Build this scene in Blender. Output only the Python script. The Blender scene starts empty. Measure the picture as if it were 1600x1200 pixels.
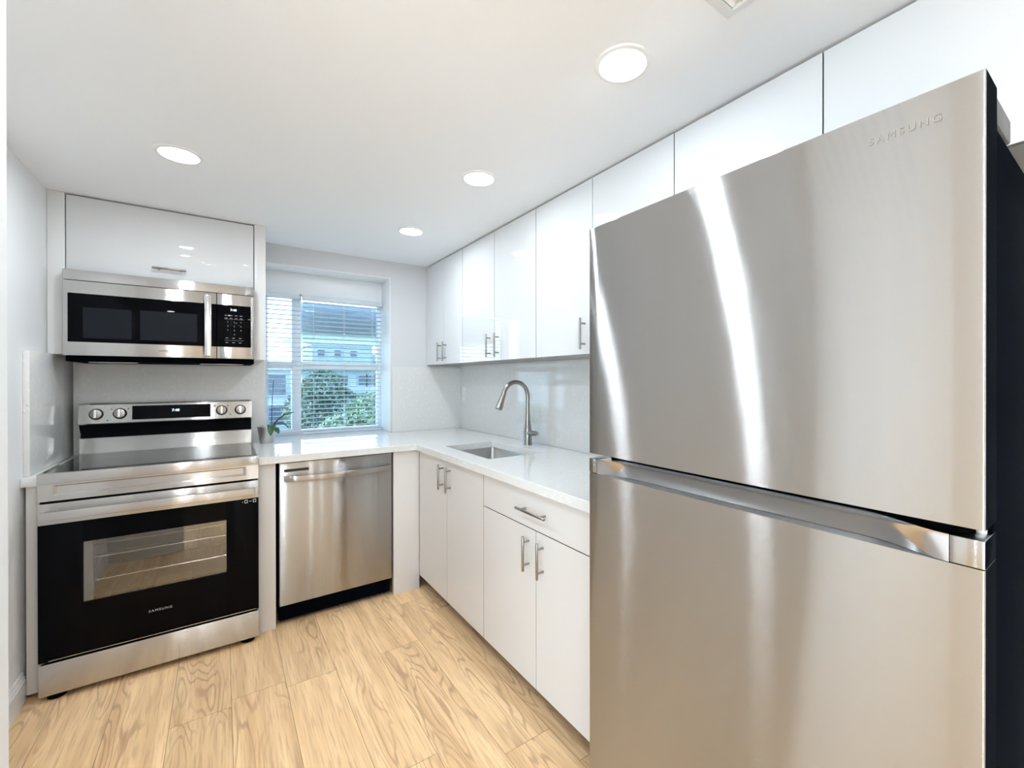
import bpy, bmesh, math, random
from mathutils import Vector, Matrix
random.seed(7)
C = bpy.context.scene
COL = C.collection

# ------------------------------------------------------------------ camera, world, sun, exposure
cam = bpy.data.objects.new('camera', bpy.data.cameras.new('camera'))
COL.objects.link(cam)
C.camera = cam
YAW, PITCH, ROLL, CAMZ = 0.6129, -0.0025, -0.0008, 1.3153
cam.data.sensor_width = 36.0
cam.data.lens = 683.4 * 36 / 1600
cam.data.shift_x = -27.7 / 1600
cam.data.shift_y = -5.4 / 1600
cam.data.clip_start = 0.02
cam.data.clip_end = 500
_r = Vector((math.cos(YAW), -math.sin(YAW), 0))
_f = Vector((math.sin(YAW) * math.cos(PITCH), math.cos(YAW) * math.cos(PITCH), math.sin(PITCH)))
_u = _r.cross(_f)
_r2 = _r * math.cos(ROLL) + _u * math.sin(ROLL)
_u2 = -_r * math.sin(ROLL) + _u * math.cos(ROLL)
M = Matrix((( _r2.x, _u2.x, -_f.x, 0), (_r2.y, _u2.y, -_f.y, 0), (_r2.z, _u2.z, -_f.z, CAMZ), (0, 0, 0, 1)))
cam.matrix_world = M

w = bpy.data.worlds.new('sky')
C.world = w
w.use_nodes = True
nt = w.node_tree
bg = nt.nodes['Background']
tc = nt.nodes.new('ShaderNodeTexCoord')
sep = nt.nodes.new('ShaderNodeSeparateXYZ')
rmp = nt.nodes.new('ShaderNodeValToRGB')
rmp.color_ramp.elements[0].position = 0.0
rmp.color_ramp.elements[0].color = (0.71, 0.885, 1.0, 1)
rmp.color_ramp.elements[1].position = 0.7
rmp.color_ramp.elements[1].color = (0.36, 0.60, 1.0, 1)
nt.links.new(tc.outputs['Generated'], sep.inputs[0])
nt.links.new(sep.outputs['Z'], rmp.inputs[0])
nt.links.new(rmp.outputs[0], bg.inputs[0])
bg.inputs[1].default_value = 5.2

sun = bpy.data.objects.new('sun', bpy.data.lights.new('sun', 'SUN'))
COL.objects.link(sun)
sun.data.energy = 8.0
sun.data.color = (0.95, 0.98, 1.0)
sun.data.angle = math.radians(0.6)
sun.rotation_euler = Vector((0.75, 0.14, -0.62)).to_track_quat('-Z', 'Y').to_euler()

C.view_settings.view_transform = 'Standard'
C.view_settings.look = 'None'
C.view_settings.gamma = 1.0
C.view_settings.use_curve_mapping = False
C.view_settings.exposure = 0.93
C.cycles.use_denoising = True
C.cycles.max_bounces = 14
C.cycles.diffuse_bounces = 7
C.cycles.glossy_bounces = 6
C.cycles.transparent_max_bounces = 16
C.cycles.sample_clamp_indirect = 8.0
C.cycles.caustics_reflective = True
C.cycles.blur_glossy = 0.3

LAMP_W = 3.4      # left row and the added fill lamps behind
LAMP_W_RIGHT = 1.9   # row along the wall cabinets, dimmed lower
LAMP_COL = (0.815, 0.92, 1.0)

# ------------------------------------------------------------------ materials
def srgb(r, g, b):
    f = lambda c: (c / 255 / 12.92) if c <= 10 else ((c / 255 + 0.055) / 1.055) ** 2.4
    return (f(r), f(g), f(b), 1)

def mat(name, col, rough=0.5, metal=0.0, **kw):
    m = bpy.data.materials.new(name)
    m.use_nodes = True
    p = m.node_tree.nodes['Principled BSDF']
    p.inputs['Base Color'].default_value = col if len(col) == 4 else (*col, 1)
    p.inputs['Roughness'].default_value = rough
    p.inputs['Metallic'].default_value = metal
    for k, v in kw.items():
        p.inputs[k.replace('_', ' ')].default_value = v
    return m

def nodes(m):
    n = m.node_tree
    def N(t, **kw):
        x = n.nodes.new('ShaderNode' + t)
        for k, v in kw.items():
            setattr(x, k, v)
        return x
    return n, N, n.links.new, n.nodes['Principled BSDF']

def bumpy(m, scale, strength, dist=0.001):
    n, N, L, p = nodes(m)
    g = N('NewGeometry'); t = N('TexNoise'); b = N('Bump')
    t.inputs['Scale'].default_value = scale
    t.inputs['Detail'].default_value = 4
    L(g.outputs['Position'], t.inputs['Vector'])
    L(t.outputs['Fac'], b.inputs['Height'])
    b.inputs['Strength'].default_value = strength
    b.inputs['Distance'].default_value = dist
    L(b.outputs[0], p.inputs['Normal'])
    return m

MT = {}
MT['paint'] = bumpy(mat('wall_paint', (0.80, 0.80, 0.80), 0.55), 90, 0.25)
MT['paint_shaded'] = bumpy(mat('wall_paint_shaded', (0.60, 0.60, 0.61), 0.55), 90, 0.25)  # same wall paint, darkened for the shade beside the bright window
MT['ceiling'] = bumpy(mat('ceiling_paint', (0.86, 0.88, 0.905), 0.7), 60, 0.15)
MT['trim'] = mat('trim_paint', (0.75, 0.745, 0.74), 0.35)
MT['gloss'] = mat('white_gloss_lacquer', (0.70, 0.70, 0.705), 0.03, 0, IOR=1.5, Coat_Weight=0.4, Coat_Roughness=0.02)
MT['satin'] = mat('white_satin_lacquer', (0.70, 0.665, 0.635), 0.28, 0, IOR=1.45)
MT['carcass'] = mat('carcass_grey', (0.34, 0.33, 0.32), 0.5)  # greyed so the gaps between doors look shaded
MT['black'] = mat('black_plastic', (0.004, 0.004, 0.005), 0.4, 0, IOR=1.10)
MT['dark'] = mat('charcoal_enamel', (0.0025, 0.0035, 0.006), 0.5, 0, IOR=1.02)
MT['hinge'] = mat('hinge_cover_plastic', (0.10, 0.10, 0.10), 0.5)
MT['nickel'] = mat('brushed_nickel', (0.36, 0.335, 0.31), 0.28, 1.0)
MT['chrome'] = mat('polished_metal', (0.80, 0.79, 0.78), 0.10, 1.0)
MT['blackglass'] = mat('black_glass', (0.002, 0.002, 0.003), 0.03, 0, IOR=1.16)
MT['cooktop'] = mat('ceramic_cooktop', (0.010, 0.010, 0.011), 0.05, 0, IOR=1.7)
MT['ring'] = mat('burner_ring', (0.10, 0.10, 0.10), 0.12)
MT['legend'] = mat('grey_print', (0.42, 0.43, 0.45), 0.5)
MT['legend_w'] = mat('white_print', (0.85, 0.85, 0.85), 0.5)
MT['logo_d'] = mat('dark_print', (0.10, 0.10, 0.10), 0.4)
MT['cavity'] = mat('oven_enamel', (0.22, 0.21, 0.20), 0.4)
MT['rack'] = mat('oven_rack_chrome', (0.85, 0.84, 0.82), 0.2, 1.0)
MT['mesh'] = mat('microwave_window_reflection', (0.010, 0.012, 0.016), 0.25, 0, IOR=1.2)  # grey of the reflection painted on the microwave window
MT['plastic'] = mat('white_plastic', (0.82, 0.82, 0.81), 0.3)
MT['reveal'] = mat('white_reveal_paint', (0.86, 0.87, 0.88), 0.4)
MT['sill'] = mat('window_vinyl', (0.80, 0.82, 0.84), 0.35)
MT['leaf'] = mat('orchid_leaf', (0.035, 0.11, 0.05), 0.3)
MT['stem'] = mat('plant_stem', (0.03, 0.035, 0.02), 0.6)
MT['soil'] = mat('potting_bark', (0.03, 0.02, 0.015), 0.9)
MT['pot'] = mat('silver_pot', (0.55, 0.54, 0.53), 0.30, 1.0)
MT['slot'] = mat('dark_slot', (0.02, 0.02, 0.02), 0.6)

def steel(name, col, r=0.17, an=1.0, kz=1.5, T=(0.0004, 0.0006, 1.0), streak=(3, 3, 600), sb=0.02):
    m = mat(name, col, r, 1.0)
    n, N, L, p = nodes(m)
    p.inputs['Anisotropic'].default_value = an
    v = N('CombineXYZ')
    for i in range(3):
        v.inputs[i].default_value = T[i]
    L(v.outputs[0], p.inputs['Tangent'])
    g = N('NewGeometry'); mp = N('Mapping'); t = N('TexNoise'); mr = N('MapRange')
    mp.inputs['Scale'].default_value = streak
    L(g.outputs['Position'], mp.inputs[0]); L(mp.outputs[0], t.inputs['Vector'])
    t.inputs['Scale'].default_value = 1.0
    t.inputs['Detail'].default_value = 3
    mr.inputs['To Min'].default_value = r - sb
    mr.inputs['To Max'].default_value = r + sb
    L(t.outputs['Fac'], mr.inputs['Value']); L(mr.outputs[0], p.inputs['Roughness'])
    # brushing: fine horizontal grooves tip the normal up and down only
    mp2 = N('Mapping'); mp2.inputs['Scale'].default_value = (4000, 4000, 17000)
    L(g.outputs['Position'], mp2.inputs[0])
    t2 = N('TexNoise'); t2.inputs['Scale'].default_value = 1.0; t2.inputs['Detail'].default_value = 2
    L(mp2.outputs[0], t2.inputs['Vector'])
    k = N('MapRange'); k.inputs['To Min'].default_value = -kz; k.inputs['To Max'].default_value = kz
    L(t2.outputs['Fac'], k.inputs['Value'])
    cb = N('Math', operation='POWER'); cb.inputs[1].default_value = 3.0; L(k.outputs[0], cb.inputs[0])
    cm = N('Math', operation='MULTIPLY_ADD'); cm.inputs[1].default_value = 1.0 / max(kz, .5); L(cb.outputs[0], cm.inputs[0]); L(k.outputs[0], cm.inputs[2])
    cz = N('CombineXYZ'); L(cm.outputs[0], cz.inputs[2])
    av = N('VectorMath', operation='ADD'); L(g.outputs['Normal'], av.inputs[0]); L(cz.outputs[0], av.inputs[1])
    nv = N('VectorMath', operation='NORMALIZE'); L(av.outputs[0], nv.inputs[0]); L(nv.outputs[0], p.inputs['Normal'])
    return m
MT['steel'] = steel('brushed_stainless', (0.58, 0.565, 0.55))
MT['steel_dw'] = steel('dishwasher_stainless', (0.42, 0.405, 0.39))
MT['fridge'] = steel('fridge_stainless', (0.43, 0.425, 0.42), r=0.15, an=1.0, kz=1.7, sb=0.01)
MT['scoop'] = mat('satin_aluminium', (0.60, 0.60, 0.62), 0.16, 1.0)
MT['sink'] = steel('sink_stainless', (0.50, 0.49, 0.48), r=0.34, an=0.6, kz=0.0)
MT['emboss'] = mat('embossed_letters', (0.50, 0.485, 0.47), 0.25, 1.0)

def quartz(name, base, dark, light, rough):
    m = mat(name, base, rough, 0, IOR=1.5)
    n, N, L, p = nodes(m)
    g = N('NewGeometry')
    v1 = N('TexVoronoi'); v1.inputs['Scale'].default_value = 120
    n1 = N('TexNoise'); n1.inputs['Scale'].default_value = 14; n1.inputs['Detail'].default_value = 5
    n2 = N('TexNoise'); n2.inputs['Scale'].default_value = 45; n2.inputs['Detail'].default_value = 6
    for t in (v1, n1, n2):
        L(g.outputs['Position'], t.inputs['Vector'])
    r1 = N('ValToRGB'); r1.color_ramp.elements[0].position = 0.10; r1.color_ramp.elements[1].position = 0.22
    r1.color_ramp.elements[0].color = (1, 1, 1, 1); r1.color_ramp.elements[1].color = (0, 0, 0, 1)
    L(v1.outputs['Distance'], r1.inputs[0])
    r2 = N('ValToRGB'); r2.color_ramp.elements[0].position = 0.52; r2.color_ramp.elements[1].position = 0.66
    L(n1.outputs['Fac'], r2.inputs[0])
    mu = N('Math', operation='MULTIPLY'); L(r1.outputs[0], mu.inputs[0]); L(r2.outputs[0], mu.inputs[1])
    mu2 = N('Math', operation='MULTIPLY'); L(mu.outputs[0], mu2.inputs[0]); mu2.inputs[1].default_value = 0.85
    mx = N('Mix', data_type='RGBA'); mx.inputs[6].default_value = (*base, 1); mx.inputs[7].default_value = (*dark, 1)
    L(mu2.outputs[0], mx.inputs[0])
    r3 = N('ValToRGB'); r3.color_ramp.elements[0].position = 0.56; r3.color_ramp.elements[1].position = 0.64
    L(n2.outputs['Fac'], r3.inputs[0])
    mu3 = N('Math', operation='MULTIPLY'); L(r3.outputs[0], mu3.inputs[0]); mu3.inputs[1].default_value = 0.4
    mx2 = N('Mix', data_type='RGBA'); L(mu3.outputs[0], mx2.inputs[0]); L(mx.outputs[2], mx2.inputs[6]); mx2.inputs[7].default_value = (*light, 1)
    L(mx2.outputs[2], p.inputs['Base Color'])
    return m
MT['quartz'] = quartz('white_quartz', (0.74, 0.725, 0.70), (0.25, 0.20, 0.16), (0.84, 0.83, 0.81), 0.07)
MT['splash'] = quartz('pale_grey_quartz', (0.70, 0.685, 0.665), (0.26, 0.22, 0.19), (0.80, 0.785, 0.76), 0.07)

def glass(name, tint, gl=0.1, mixf=None):
    m = bpy.data.materials.new(name); m.use_nodes = True
    n = m.node_tree; n.nodes.clear()
    o = n.nodes.new('ShaderNodeOutputMaterial'); t = n.nodes.new('ShaderNodeBsdfTransparent'); g = n.nodes.new('ShaderNodeBsdfGlossy')
    mx = n.nodes.new('ShaderNodeMixShader')
    t.inputs[0].default_value = (*tint, 1); g.inputs[0].default_value = (1, 1, 1, 1); g.inputs['Roughness'].default_value = 0.01
    mx.inputs[0].default_value = gl
    n.links.new(t.outputs[0], mx.inputs[1]); n.links.new(g.outputs[0], mx.inputs[2]); n.links.new(mx.outputs[0], o.inputs[0])
    return m
MT['tinted'] = glass('tinted_window_glass', (0.64, 0.70, 0.75), 0.05)
MT['glass'] = glass('window_glass', (0.93, 0.96, 0.97), 0.05)
MT['ovenglass'] = glass('oven_window_glass', (0.80, 0.79, 0.77), 0.13)

def emis(name, col, s):
    m = bpy.data.materials.new(name); m.use_nodes = True
    p = m.node_tree.nodes['Principled BSDF']
    p.inputs['Base Color'].default_value = (0.8, 0.8, 0.8, 1)
    p.inputs['Emission Color'].default_value = (*col, 1)
    p.inputs['Emission Strength'].default_value = s
    return m
MT['lens'] = emis('lamp_lens', LAMP_COL, 9.0)
MT['led'] = emis('display_digits', (0.55, 0.80, 1.0), 0.9)

# slats let a little daylight through
m = mat('blind_slat', (0.78, 0.80, 0.82), 0.4)
n, N, L, p = nodes(m)
tr = N('BsdfTranslucent'); tr.inputs[0].default_value = (0.75, 0.80, 0.85, 1)
mx = N('MixShader'); mx.inputs[0].default_value = 0.25
L(p.outputs[0], mx.inputs[1]); L(tr.outputs[0], mx.inputs[2]); L(mx.outputs[0], n.nodes['Material Output'].inputs[0])
MT['slat'] = m

# oak laminate
m = mat('oak_laminate', (0.6, 0.4, 0.25), 0.33, 0, IOR=1.45)
n, N, L, p = nodes(m)
uv = N('UVMap'); uv.uv_map = 'UVMap'
pid = N('UVMap'); pid.uv_map = 'pid'
sp = N('SeparateXYZ'); L(pid.outputs[0], sp.inputs[0])
off = N('VectorMath', operation='SCALE'); L(pid.outputs[0], off.inputs[0]); off.inputs['Scale'].default_value = 37.0
add = N('VectorMath', operation='ADD'); L(uv.outputs[0], add.inputs[0]); L(off.outputs[0], add.inputs[1])
# warp
mw = N('Mapping'); mw.inputs['Scale'].default_value = (6.5, 0.95, 1); L(add.outputs[0], mw.inputs[0])
nw = N('TexNoise'); nw.inputs['Scale'].default_value = 1.0; nw.inputs['Detail'].default_value = 2.0; L(mw.outputs[0], nw.inputs['Vector'])
# cathedral rings: sine of a low frequency noise
sc = N('Math', operation='MULTIPLY'); sc.inputs[1].default_value = 120.0; L(nw.outputs['Fac'], sc.inputs[0])
mf = N('Mapping'); mf.inputs['Scale'].default_value = (150, 6, 1); L(add.outputs[0], mf.inputs[0])
nf = N('TexNoise'); nf.inputs['Scale'].default_value = 1.0; nf.inputs['Detail'].default_value = 5.0; L(mf.outputs[0], nf.inputs['Vector'])
sc2 = N('Math', operation='MULTIPLY_ADD'); L(nf.outputs['Fac'], sc2.inputs[0]); sc2.inputs[1].default_value = 3.0; L(sc.outputs[0], sc2.inputs[2])
sn = N('Math', operation='SINE'); L(sc2.outputs[0], sn.inputs[0])
pw = N('MapRange'); pw.inputs['From Min'].default_value = 0.35; pw.inputs['From Max'].default_value = 1.0; L(sn.outputs[0], pw.inputs['Value'])
# where rings show
mk = N('Mapping'); mk.inputs['Scale'].default_value = (7.0, 1.0, 1); mk.inputs['Location'].default_value = (3, 9, 0); L(add.outputs[0], mk.inputs[0])
nk = N('TexNoise'); nk.inputs['Scale'].default_value = 1.0; nk.inputs['Detail'].default_value = 1.0; L(mk.outputs[0], nk.inputs['Vector'])
kr = N('MapRange'); kr.inputs['From Min'].default_value = 0.46; kr.inputs['From Max'].default_value = 0.60; L(nk.outputs['Fac'], kr.inputs['Value'])
ring = N('Math', operation='MULTIPLY'); L(pw.outputs[0], ring.inputs[0]); L(kr.outputs[0], ring.inputs[1])
# base tones
mb = N('Mapping'); mb.inputs['Scale'].default_value = (22, 1.3, 1); L(add.outputs[0], mb.inputs[0])
nb = N('TexNoise'); nb.inputs['Scale'].default_value = 1.0; nb.inputs['Detail'].default_value = 3.0; L(mb.outputs[0], nb.inputs['Vector'])
cr = N('ValToRGB')
cr.color_ramp.elements[0].position = 0.30; cr.color_ramp.elements[0].color = (0.71, 0.445, 0.23, 1)
cr.color_ramp.elements[1].position = 0.66; cr.color_ramp.elements[1].color = (0.94, 0.65, 0.365, 1)
L(nb.outputs['Fac'], cr.inputs[0])
mr1 = N('Mix', data_type='RGBA'); L(cr.outputs[0], mr1.inputs[6]); mr1.inputs[7].default_value = (0.42, 0.235, 0.135, 1)
rf = N('Math', operation='MULTIPLY'); rf.inputs[1].default_value = 0.62; L(ring.outputs[0], rf.inputs[0]); L(rf.outputs[0], mr1.inputs[0])
fr = N('MapRange'); fr.inputs['From Min'].default_value = 0.50; fr.inputs['From Max'].default_value = 0.70; fr.inputs['To Max'].default_value = 0.55; L(nf.outputs['Fac'], fr.inputs['Value'])
mr2 = N('Mix', data_type='RGBA'); L(fr.outputs[0], mr2.inputs[0]); L(mr1.outputs[2], mr2.inputs[6]); mr2.inputs[7].default_value = (0.46, 0.275, 0.16, 1)
hv = N('HueSaturation'); vr = N('MapRange'); vr.inputs['To Min'].default_value = 0.90; vr.inputs['To Max'].default_value = 1.10
L(sp.outputs['X'], vr.inputs['Value']); L(vr.outputs[0], hv.inputs['Value']); L(mr2.outputs[2], hv.inputs['Color'])
L(hv.outputs[0], p.inputs['Base Color'])
bm_ = N('Bump'); bm_.inputs['Strength'].default_value = 0.12; bm_.inputs['Distance'].default_value = 0.001; L(nf.outputs['Fac'], bm_.inputs['Height']); L(bm_.outputs[0], p.inputs['Normal'])
MT['oak'] = m
MT['seam'] = mat('plank_seam', (0.20, 0.11, 0.055), 0.7)

# outdoors
MT['facade'] = mat('pale_facade', (0.36, 0.41, 0.45), 0.8)
MT['facade_b'] = mat('blue_grey_facade', (0.25, 0.31, 0.38), 0.8)
MT['roofm'] = mat('blue_grey_roof', (0.17, 0.22, 0.28), 0.8)
MT['pane'] = mat('dark_window_pane', (0.05, 0.08, 0.11), 0.15)
MT['bark'] = mat('bark', (0.16, 0.12, 0.09), 0.9)
MT['tree'] = mat('tree_leaves', (0.10, 0.15, 0.10), 0.6)
MT['tree2'] = mat('shrub_leaves', (0.15, 0.22, 0.12), 0.6)
MT['lawn'] = bumpy(mat('lawn', (0.14, 0.22, 0.09), 0.9), 3, 0.5, 0.05)
MT['bounce'] = mat('pale_bounce_slab', (0.62, 0.62, 0.61), 0.7)  # pale colour of the added slab that bounces sunlight
MT['concrete'] = mat('painted_concrete', (0.72, 0.76, 0.80), 0.8)

# ------------------------------------------------------------------ mesh helpers
def joinbm(dst, src):
    me = bpy.data.meshes.new('tmp'); src.to_mesh(me); src.free(); dst.from_mesh(me); bpy.data.meshes.remove(me)

def box(bm, x0, x1, y0, y1, z0, z1, bev=0.0, seg=2, mi=0):
    t = bmesh.new()
    bmesh.ops.create_cube(t, size=1)
    for v in t.verts:
        v.co = Vector((x0 if v.co.x < 0 else x1, y0 if v.co.y < 0 else y1, z0 if v.co.z < 0 else z1))
    if bev > 0:
        bmesh.ops.bevel(t, geom=t.edges[:], offset=bev, segments=seg, affect='EDGES', profile=0.5)
    for f in t.faces:
        f.material_index = mi
    joinbm(bm, t)
    return bm

def B(*a, **k):
    return box(bmesh.new(), *a, **k)

def cyl(bm, p0, p1, r0, r1=None, seg=24, bev=0.0, mi=0):
    r1 = r0 if r1 is None else r1
    p0, p1 = Vector(p0), Vector(p1)
    d = p1 - p0
    t = bmesh.new()
    bmesh.ops.create_cone(t, cap_ends=True, segments=seg, radius1=r0, radius2=r1, depth=d.length)
    if bev > 0:
        es = [e for e in t.edges if len(e.link_faces) == 2 and any(len(f.verts) > 4 for f in e.link_faces)]
        bmesh.ops.bevel(t, geom=es, offset=bev, segments=2, affect='EDGES', profile=0.5)
    q = d.to_track_quat('Z', 'Y').to_matrix().to_4x4()
    bmesh.ops.transform(t, matrix=Matrix.Translation((p0 + p1) / 2) @ q, verts=t.verts)
    for f in t.faces:
        f.material_index = mi
    joinbm(bm, t)
    return bm

def tube(bm, pts, rads, seg=20, cap=True):
    """a tube through points with a radius at each"""
    pts = [Vector(p) for p in pts]
    rings = []
    up = None
    for i, p in enumerate(pts):
        a = pts[max(i - 1, 0)]; b = pts[min(i + 1, len(pts) - 1)]
        t = (b - a).normalized()
        if up is None:
            up = Vector((0, 1, 0)) if abs(t.y) < 0.9 else Vector((1, 0, 0))
        s = t.cross(up).normalized(); up = s.cross(t).normalized()
        r = rads[i] if isinstance(rads, (list, tuple)) else rads
        rings.append([bm.verts.new(p + (s * math.cos(2 * math.pi * k / seg) + up * math.sin(2 * math.pi * k / seg)) * r) for k in range(seg)])
    for i in range(len(rings) - 1):
        for k in range(seg):
            bm.faces.new((rings[i][k], rings[i][(k + 1) % seg], rings[i + 1][(k + 1) % seg], rings[i + 1][k]))
    if cap:
        bm.faces.new(rings[0][::-1]); bm.faces.new(rings[-1])
    bmesh.ops.recalc_face_normals(bm, faces=bm.faces[:])
    return bm

def lathe(bm, prof, c, seg=48):
    """profile of (radius, z) about the vertical through c"""
    rings = []
    for r, z in prof:
        if r < 1e-6:
            rings.append([bm.verts.new((c[0], c[1], c[2] + z))])
        else:
            rings.append([bm.verts.new((c[0] + r * math.cos(2 * math.pi * k / seg), c[1] + r * math.sin(2 * math.pi * k / seg), c[2] + z)) for k in range(seg)])
    for a, b in zip(rings, rings[1:]):
        for k in range(seg):
            j = (k + 1) % seg
            if len(a) == 1 and len(b) > 1:
                bm.faces.new((a[0], b[k], b[j]))
            elif len(b) == 1 and len(a) > 1:
                bm.faces.new((a[k], a[j], b[0]))
            elif len(a) > 1:
                bm.faces.new((a[k], a[j], b[j], b[k]))
    bmesh.ops.recalc_face_normals(bm, faces=bm.faces[:])
    return bm

def extrude_profile(bm, prof, axis, a, b):
    """closed 2D profile extruded from a to b along x or y (profile in the other two axes, second is z)"""
    def P(t, u, z):
        return (t, u, z) if axis == 'x' else (u, t, z)
    v0 = [bm.verts.new(P(a, u, z)) for u, z in prof]
    v1 = [bm.verts.new(P(b, u, z)) for u, z in prof]
    n = len(prof)
    for k in range(n):
        bm.faces.new((v0[k], v0[(k + 1) % n], v1[(k + 1) % n], v1[k]))
    bm.faces.new(v0[::-1]); bm.faces.new(v1)
    bmesh.ops.recalc_face_normals(bm, faces=bm.faces[:])
    return bm

def worldloc(o):
    v = Vector((0, 0, 0))
    while o:
        v += o.location
        o = o.parent
    return v

def obj(name, bm, m, parent=None, origin=None, smooth=27):
    """link bm (world coordinates) as ONE mesh object under parent"""
    base = worldloc(parent) if parent else Vector((0, 0, 0))
    if origin is None:
        org = base.copy() if parent else Vector((0, 0, 0))
        if bm.verts:
            xs = [v.co for v in bm.verts]
            org = Vector(((min(v.x for v in xs) + max(v.x for v in xs)) / 2, (min(v.y for v in xs) + max(v.y for v in xs)) / 2, min(v.z for v in xs)))
    else:
        org = Vector(origin)
    bmesh.ops.translate(bm, verts=bm.verts[:], vec=-org)
    me = bpy.data.meshes.new(name)
    bm.to_mesh(me); bm.free()
    for mm in (m if isinstance(m, (list, tuple)) else [m]):
        me.materials.append(MT[mm] if isinstance(mm, str) else mm)
    me.polygons.foreach_set('use_smooth', [True] * len(me.polygons))
    me.set_sharp_from_angle(angle=math.radians(smooth))
    o = bpy.data.objects.new(name, me)
    COL.objects.link(o)
    o.parent = parent
    o.location = org - base
    return o

def thing(name, label, cat, loc, group=None):
    o = bpy.data.objects.new(name, None)
    COL.objects.link(o)
    o.empty_display_size = 0.05
    o.location = loc
    o['label'] = label; o['category'] = cat
    if group:
        o['group'] = group
    return o

def tag(o, label, cat, group=None):
    o['label'] = label; o['category'] = cat
    if group:
        o['group'] = group
    return o

def struct(name, bm, m, parent=None, **k):
    o = obj(name, bm, m, parent, **k)
    if parent is None:
        o['kind'] = 'structure'
    return o

def copy_tree(o, parent=None):
    c = o.copy(); COL.objects.link(c); c.parent = parent
    for ch in list(o.children):
        copy_tree(ch, c)
    return c

def text(name, s, size, m, parent, pos, right, up, align='CENTER', thick=0.0003, bold=0.0, space=1.0):
    cu = bpy.data.curves.new(name, 'FONT')
    cu.body = s; cu.size = size; cu.align_x = align; cu.align_y = 'CENTER'; cu.extrude = thick; cu.offset = bold; cu.space_character = space
    tmp = bpy.data.objects.new('t', cu)
    COL.objects.link(tmp)
    bpy.context.view_layer.update()
    me = bpy.data.meshes.new_from_object(tmp.evaluated_get(bpy.context.evaluated_depsgraph_get()))
    bpy.data.objects.remove(tmp)
    right, up = Vector(right).normalized(), Vector(up).normalized()
    nrm = right.cross(up)
    R = Matrix((( right.x, up.x, nrm.x, 0), (right.y, up.y, nrm.y, 0), (right.z, up.z, nrm.z, 0), (0, 0, 0, 1)))
    me.transform(R)
    me.materials.clear(); me.materials.append(MT[m])
    o = bpy.data.objects.new(name, me)
    COL.objects.link(o)
    o.parent = parent
    o.location = Vector(pos) - (worldloc(parent) if parent else Vector((0, 0, 0)))
    return o

# ------------------------------------------------------------------ dimensions (metres)
YW, XW, XL = 3.327, 1.6353, -0.672          # wall faces
YSP, XSP = 3.315, 1.6233                    # splashback faces
ZC = 2.2106                                 # ceiling
ZCT, ZCB = 0.914, 0.876                     # worktop
XBF, XCF, YBF, YCF = 1.0156, 0.9841, 2.6555, 2.633
XUF = 1.3358
WX0, WX1, WZ1 = 0.226, 1.046, 2.085         # window opening
YWI = 3.55
RX0, RY0 = -3.2, -3.0                       # rest of the room

# ------------------------------------------------------------------ the setting
# floor of laminate planks running towards the window wall
bm = bmesh.new()
uvl = bm.loops.layers.uv.new('UVMap'); pl = bm.loops.layers.uv.new('pid')
rnd = random.Random(11)
known = {2: 2.126, 4: 2.126, 5: 1.445, 6: 2.126, 7: 1.303, 3: 0.95, 1: 1.36, 0: 1.75}
PW = 0.1955
nrow0 = int((RX0 + 0.558) / PW) - 1
g = 0.0007
for k in range(nrow0, 13):
    xa = -0.558 + PW * k; xb = xa + PW
    xa2, xb2 = max(xa, RX0), min(xb, XW)
    if xb2 <= xa2:
        continue
    j = known.get(k, rnd.uniform(0, 1.2))
    LN = 1.22
    y = j - LN * math.ceil((j - RY0) / LN)
    while y < YW:
        ya, yb = max(y, RY0), min(y + LN, YW)
        if yb > ya + 0.01:
            a, b = rnd.random(), rnd.random()
            vs = [bm.verts.new((X, Y, 0)) for X, Y in ((xa2 + g, ya + g), (xb2 - g, ya + g), (xb2 - g, yb - g), (xa2 + g, yb - g))]
            f = bm.faces.new(vs)
            for l in f.loops:
                l[uvl].uv = (l.vert.co.x - xa, l.vert.co.y)
                l[pl].uv = (a, b)
        y += LN
vs = [bm.verts.new((X, Y, -0.0012)) for X, Y in ((RX0, RY0), (XW, RY0), (XW, YW), (RX0, YW))]
bm.faces.new(vs).material_index = 1
box(bm, RX0 - 0.1, XW + 0.1, RY0 - 0.1, YW + 0.1, -0.12, -0.0013, mi=1)
struct('floor', bm, ['oak', 'seam'], origin=(0, 0, 0))

struct('ceiling', B(RX0 - 0.1, XW + 0.1, RY0 - 0.1, 3.66, ZC, ZC + 0.15), 'ceiling')

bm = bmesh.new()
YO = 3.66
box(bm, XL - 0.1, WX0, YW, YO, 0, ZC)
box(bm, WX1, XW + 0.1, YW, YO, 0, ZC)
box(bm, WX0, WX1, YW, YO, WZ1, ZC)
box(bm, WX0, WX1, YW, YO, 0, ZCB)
struct('wall_back', bm, 'paint_shaded')
struct('wall_right', B(XW, XW + 0.12, RY0 - 0.1, YO, 0, ZC), 'paint')
SY = 0.92                                   # far face of the wall end on the left
bm = bmesh.new()
box(bm, XL - 0.12, XL, SY, YW, 0, ZC)
box(bm, RX0, XL, SY - 0.12, SY, 0, ZC)
box(bm, XL, -0.245, SY - 0.12, SY, 0, ZC, 0.002)
struct('wall_left', bm, 'paint')
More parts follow.
